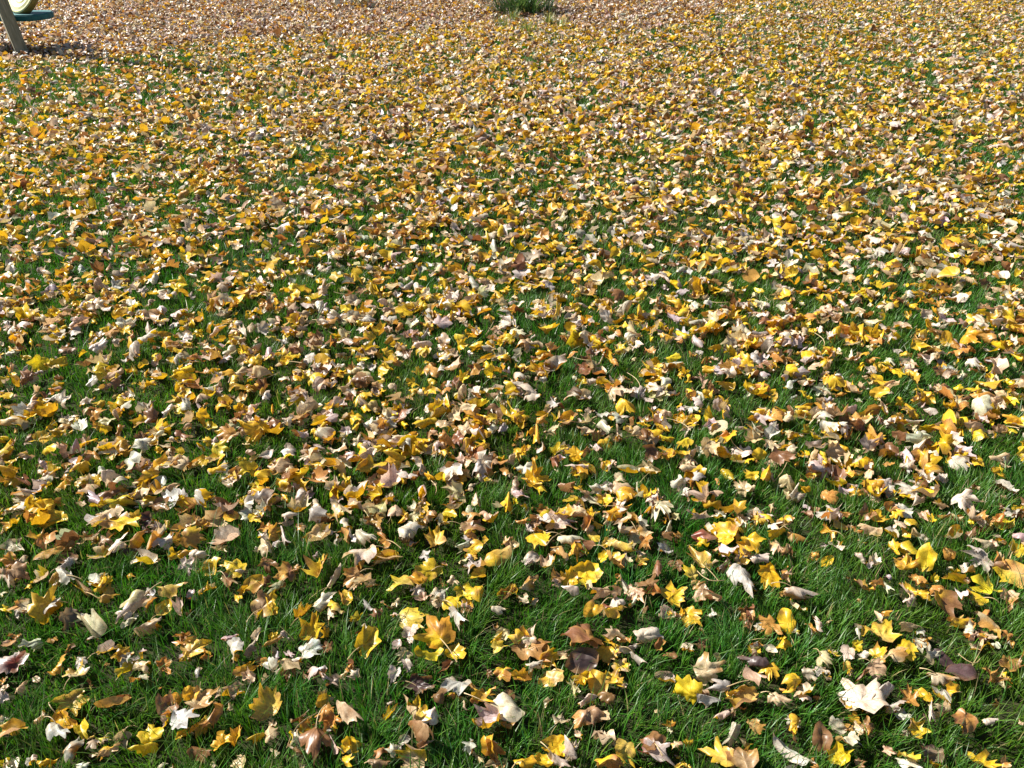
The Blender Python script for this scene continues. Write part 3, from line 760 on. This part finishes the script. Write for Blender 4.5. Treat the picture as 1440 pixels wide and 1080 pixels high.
# teal board bolted behind the leg
bm = bmesh.new()
x_end = at(75, 18, .42)[0]-base[0]
n = 16; y0, y1 = .10, .62; th = .07; zt = .435
prof = []
R_ = (y1-y0)/2
for k in range(9):
    a = -math.pi/2+math.pi*k/8
    prof.append((x_end-R_*.55+R_*.55*math.cos(a), (y0+y1)/2+R_*math.sin(a)))
prof += [(-1.75, y1), (-1.75, y0)]
lo = [bm.verts.new((x, y, zt-th)) for x, y in prof]; hi = [bm.verts.new((x, y, zt)) for x, y in prof]
bm.faces.new(hi); bm.faces.new(lo[::-1])
for k in range(len(prof)): bm.faces.new((lo[k], lo[(k+1) % len(prof)], hi[(k+1) % len(prof)], hi[k]))
bmesh.ops.recalc_face_normals(bm, faces=bm.faces)
bmesh.ops.bevel(bm, geom=[e_ for e_ in bm.edges if abs(e_.verts[0].co.z-e_.verts[1].co.z) < 1e-5], offset=.012, segments=3, affect='EDGES')
me = bpy.data.meshes.new('board'); bm.to_mesh(me); bm.free()
link('board', me, TEAL, root)

# pale yellow ringed disc standing on the board
def lathe(name, prof, mat, parent=None, seg=48):
    bm = bmesh.new(); rows = []
    for r_, z_ in prof:
        rows.append([bm.verts.new((r_*math.cos(2*math.pi*k/seg), r_*math.sin(2*math.pi*k/seg), z_)) for k in range(seg)] if r_ > 1e-5 else [bm.verts.new((0, 0, z_))])
    for a, b in zip(rows, rows[1:]):
        for k in range(seg):
            k2 = (k+1) % seg
            if len(a) == 1: bm.faces.new((a[0], b[k], b[k2]))
            elif len(b) == 1: bm.faces.new((a[k], b[0], a[k2]))
            else: bm.faces.new((a[k], b[k], b[k2], a[k2]))
    bmesh.ops.recalc_face_normals(bm, faces=bm.faces)
    for f in bm.faces: f.smooth = True
    me = bpy.data.meshes.new(name); bm.to_mesh(me); bm.free()
    return link(name, me, mat, parent)
disc = bpy.data.objects.new('ringed_disc', None); C.objects.link(disc)
tag(disc, 'pale yellow round disc with raised rings propped on the teal board', 'disc')
dish = [(0, -.012), (.055, -.012), (.062, .006), (.085, .010), (.092, .002), (.118, .004), (.126, .014), (.150, .016), (.158, .008), (.180, .012), (.192, .010), (.196, .0)]
dish = [(a*1.2, b*1.2) for a, b in dish]
lathe('face', dish, YELL, disc)
lathe('rim', [(a*1.2, b*1.2) for a, b in ((.1965, .004), (.2, -.002), (.2, -.055), (.19, -.06), (.16, -.058), (0, -.05))], RIM_SHADE, disc)
q = (Vector((-.40, -.72, .56))).to_track_quat('Z', 'Y')
disc.rotation_mode = 'QUATERNION'; disc.rotation_quaternion = q
low = q@Vector((0, 0, 0))
bot = at(45, 15, zt)
n_ = q@Vector((0, 0, 1)); drop = .24*math.sqrt(max(0, 1-n_.z**2))
hor = Vector((n_.x, n_.y, 0)).normalized()
disc.location = Vector((bot[0]+.035, base[1]+.36, zt+drop+.002))+hor*(-.0)

# second timber post at the back of the bed
p2 = at(477, 13)
pr = bpy.data.objects.new('wooden_post', None); C.objects.link(pr); pr.location = p2
tag(pr, 'pale timber post at the back of the bed beside a dark shrub', 'post')
beam('shaft', Vector((0, 0, -.05)), Vector((-.16, .05, 1.3)), .085, .085, wood_material('pale timber', (.44, .40, .29), (.62, .58, .46), (3, 3, .4)), pr, .5)
beam('cap', Vector((-.163, .052, 1.3)), Vector((-.166, .053, 1.335)), .11, .11, WOOD, pr, .5)

def strap_leaves(n, rad, hlo, hhi, wlo, whi, r, cols, droop):
    V = []; F = []; Cl = []
    for k in range(n):
        a = r.uniform(0, 2*math.pi); b = r.uniform(0, rad)*.55
        h = r.uniform(hlo, hhi); w = r.uniform(wlo, whi); reach = r.uniform(.15, 1.0)*rad*droop
        x0, y0 = b*math.cos(a), b*math.sin(a)
        d = a+r.normal(0, .5); s = np.array([-math.sin(d), math.cos(d), 0])
        c = cols[r.integers(len(cols))]*(1+.2*r.standard_normal())
        i0 = len(V)
        for q, t in enumerate(np.linspace(0, 1, 6)):
            p = np.array([x0+reach*t**1.7*math.cos(d), y0+reach*t**1.7*math.sin(d), h*(1.35*t-.55*t**3) if reach > .3*rad else h*t])
            ww = w*(1-t**2.2)*.5+.0006
            V += [p+s*ww, p-s*ww]; Cl += [c, c]
            if q: F.append((i0+2*q-2, i0+2*q-1, i0+2*q+1, i0+2*q))
    me = bpy.data.meshes.new('strap leaves'); me.from_pydata([tuple(v) for v in V], [], F)
    for f in me.polygons: f.use_smooth = True
    put_colour(me, 'top_colour', np.clip(np.array(Cl), .005, .7))
    return me

r = np.random.default_rng(5)
plant = bpy.data.objects.new('strap_leaf_plant', None); C.objects.link(plant); plant.location = at(736, 20)
tag(plant, 'dark green clump of arching strap leaves at the back edge of the lawn', 'plant')
link('leaf_blades', strap_leaves(430, .85, .14, .52, .012, .028, r, [np.array([.040, .075, .030]), np.array([.060, .11, .04]), np.array([.10, .14, .06])], 1.0), BLADE, plant)
link('dead_blades', strap_leaves(60, .55, .10, .3, .008, .018, r, [np.array([.34, .27, .12]), np.array([.28, .2, .09])], 1.0), BLADE, plant)
for (px, py, s, n) in ((706, 40, .18, 70), (742, 48, .2, 80), (772, 36, .16, 70), (722, 32, .16, 60), (790, 42, .14, 50)):
    t_ = link('grass_tuft', strap_leaves(n, s, .10, .26, .004, .008, r, [np.array([.09, .15, .04]), np.array([.20, .22, .07]), np.array([.34, .30, .13])], .9), BLADE)
    t_.location = at(px, py); t_['group'] = 'tall grass tufts before the plant'
    tag(t_, {706: 'leftmost pale tall grass tuft in front of the strap leaf plant', 742: 'nearest and widest pale grass tuft before the strap leaf plant', 772: 'pale grass tuft front right of the strap leaf plant', 722: 'pale grass tuft close under the strap leaf plant', 790: 'rightmost short grass tuft beside the strap leaf plant'}[px], 'grass tuft')

# dark shrub by the back post
sh = bpy.data.objects.new('dark_shrub', None); C.objects.link(sh); sh.location = at(494, 12)
tag(sh, 'small dark evergreen shrub next to the pale post', 'shrub')
V = []; F = []; Cl = []
for k in range(900):
    p = r.normal(0, 1, 3); p /= np.linalg.norm(p); p *= r.uniform(.3, 1)**.5; p = p*np.array([.24, .20, .30])*(1+.25*math.sin(5*p[0]+3*p[2]))+np.array([.08, .1, .28])
    a = r.normal(0, 1, 3); a /= np.linalg.norm(a); b = np.cross(a, r.normal(0, 1, 3)); b /= np.linalg.norm(b)
    L_ = r.uniform(.02, .045); i0 = len(V)
    V += [p-a*L_*.5, p+b*L_*.22, p+a*L_*.5, p-b*L_*.22]; F.append((i0, i0+1, i0+2, i0+3))
    c = np.array([.02, .05, .016])*r.uniform(.6, 1.8); Cl += [c]*4
me = bpy.data.meshes.new('foliage'); me.from_pydata([tuple(v) for v in V], [], F); put_colour(me, 'top_colour', np.array(Cl))
link('foliage', me, BLADE, sh)
def twig_mesh(name, pts, r0, r1, rr):
    pts = [Vector(p) for p in pts]; V = []; F = []
    for k, p in enumerate(pts):
        d = (pts[min(k+1, len(pts)-1)]-pts[max(k-1, 0)]).normalized(); s = d.orthogonal().normalized(); u_ = d.cross(s)
        rad = (r0+(r1-r0)*k/(len(pts)-1))*rr.uniform(.85, 1.15)
        for q in range(7): V.append(tuple(p+s*rad*math.cos(q*2*math.pi/7)+u_*rad*math.sin(q*2*math.pi/7)))
        if k:
            for q in range(7): F.append(((k-1)*7+q, (k-1)*7+(q+1) % 7, k*7+(q+1) % 7, k*7+q))
    F.append(tuple(range(6, -1, -1))); F.append(tuple(range(len(V)-7, len(V))))
    me = bpy.data.meshes.new(name); me.from_pydata(V, [], F)
    for f in me.polygons: f.use_smooth = True
    return me
BARK = wood_material('bark', (.30, .24, .18), (.50, .43, .36), (2, 2, 2))
link('stem', twig_mesh('stem', [(0, 0, -.02), (.02, .01, .15), (-.01, .02, .35)], .014, .006, r), BARK, sh)
for (a, b, rad, lab) in (((896, 25), (945, 9), .024, 'long pale fallen branch lying on the leaf litter'), ((832, 91), (856, 80), .016, 'short pale stick lying on the lawn among leaves'), ((440, 38), (466, 40), .018, 'pale stick lying across the leaf litter near the post'), ((1010, 24), (1032, 20), .013, 'thin grey stick beside the end of the mulch bed')):
    A = at(*a, .05); B_ = at(*b, .055); rr = np.random.default_rng(a[0])
    pts = [A+(B_-A)*t+np.array([rr.normal(0, .018), rr.normal(0, .03), rr.normal(0, .006)]) for t in np.linspace(0, 1, 8)]
    org = A.copy()
    o = link('fallen_stick', twig_mesh('fallen_stick', [p-org for p in pts], rad, rad*.55, rr), BARK)
    o.location = org; tag(o, lab, 'stick', 'fallen sticks')
    k = 4; s0 = pts[k]-org
    link('side_twig', twig_mesh('side_twig', [s0, s0+np.array([.05, .09, .01]), s0+np.array([.08, .2, .015])], rad*.45, rad*.2, rr), BARK, o)

# tiny twig scraps and stalks lost in the lawn, too many to count
V = []; F = []
tx, ty = candidates(9, .8, 9.0, .5)
for x, y in zip(tx, ty):
    a = rng.uniform(0, 6.28); L_ = rng.uniform(.03, .11); z0, z1 = rng.uniform(.02, .06, 2); rd = rng.uniform(.0008, .0018); bow = rng.normal(0, .012)
    d = np.array([math.cos(a), math.sin(a)]); sd = np.array([-d[1], d[0]]); i0 = len(V)
    for k, t in enumerate(np.linspace(0, 1, 5)):
        c = np.array([x, y])+d*L_*(t-.5)+sd*bow*math.sin(3.14*t)
        for q in range(4): V.append((c[0]+sd[0]*rd*math.cos(q*1.5708), c[1]+sd[1]*rd*math.cos(q*1.5708), z0+(z1-z0)*t+rd*math.sin(q*1.5708)))
        if k: F += [(i0+4*k-4+q, i0+4*k-4+(q+1) % 4, i0+4*k+(q+1) % 4, i0+4*k+q) for q in range(4)]
me = bpy.data.meshes.new('stalk_scraps'); me.from_pydata(V, [], F)
tag(link('stalk_scraps', me, STALK), 'loose pale leaf stalks and twig scraps scattered through the lawn', 'stalk scraps', kind='stuff')

# ---------------------------------------------------------------- light, sky, camera
w = bpy.data.worlds.new('World'); scene.world = w; w.use_nodes = True
nt = w.node_tree; bg = nt.nodes['Background']
sky = nt.nodes.new('ShaderNodeTexSky'); sky.sky_type = 'NISHITA'; sky.sun_disc = False
sky.sun_elevation = SUN_EL; sky.sun_rotation = math.atan2(SUN[0], SUN[1])
nt.links.new(sky.outputs[0], bg.inputs[0]); bg.inputs[1].default_value = .05
sun = bpy.data.lights.new('sun', 'SUN'); sun.energy = 5.0; sun.angle = math.radians(.53); sun.color = (1.0, .955, .88)
so = bpy.data.objects.new('sun', sun); C.objects.link(so)
so.rotation_euler = Vector(SUN).to_track_quat('Z', 'Y').to_euler(); so.location = (-20, 8, 25)
cam = bpy.data.cameras.new('camera'); cam.sensor_width = 36; cam.lens = 36*FPX/1440; cam.clip_end = 2000; cam.clip_start = .05
co = bpy.data.objects.new('camera', cam); C.objects.link(co)
co.location = (0, 0, EYE); co.rotation_euler = (math.pi/2-PITCH, 0, 0)
scene.camera = co
scene.view_settings.view_transform = 'Standard'; scene.view_settings.look = 'None'
scene.view_settings.exposure = 1.25; scene.view_settings.gamma = 1
scene.cycles.max_bounces = 6; scene.cycles.diffuse_bounces = 3; scene.cycles.transmission_bounces = 4
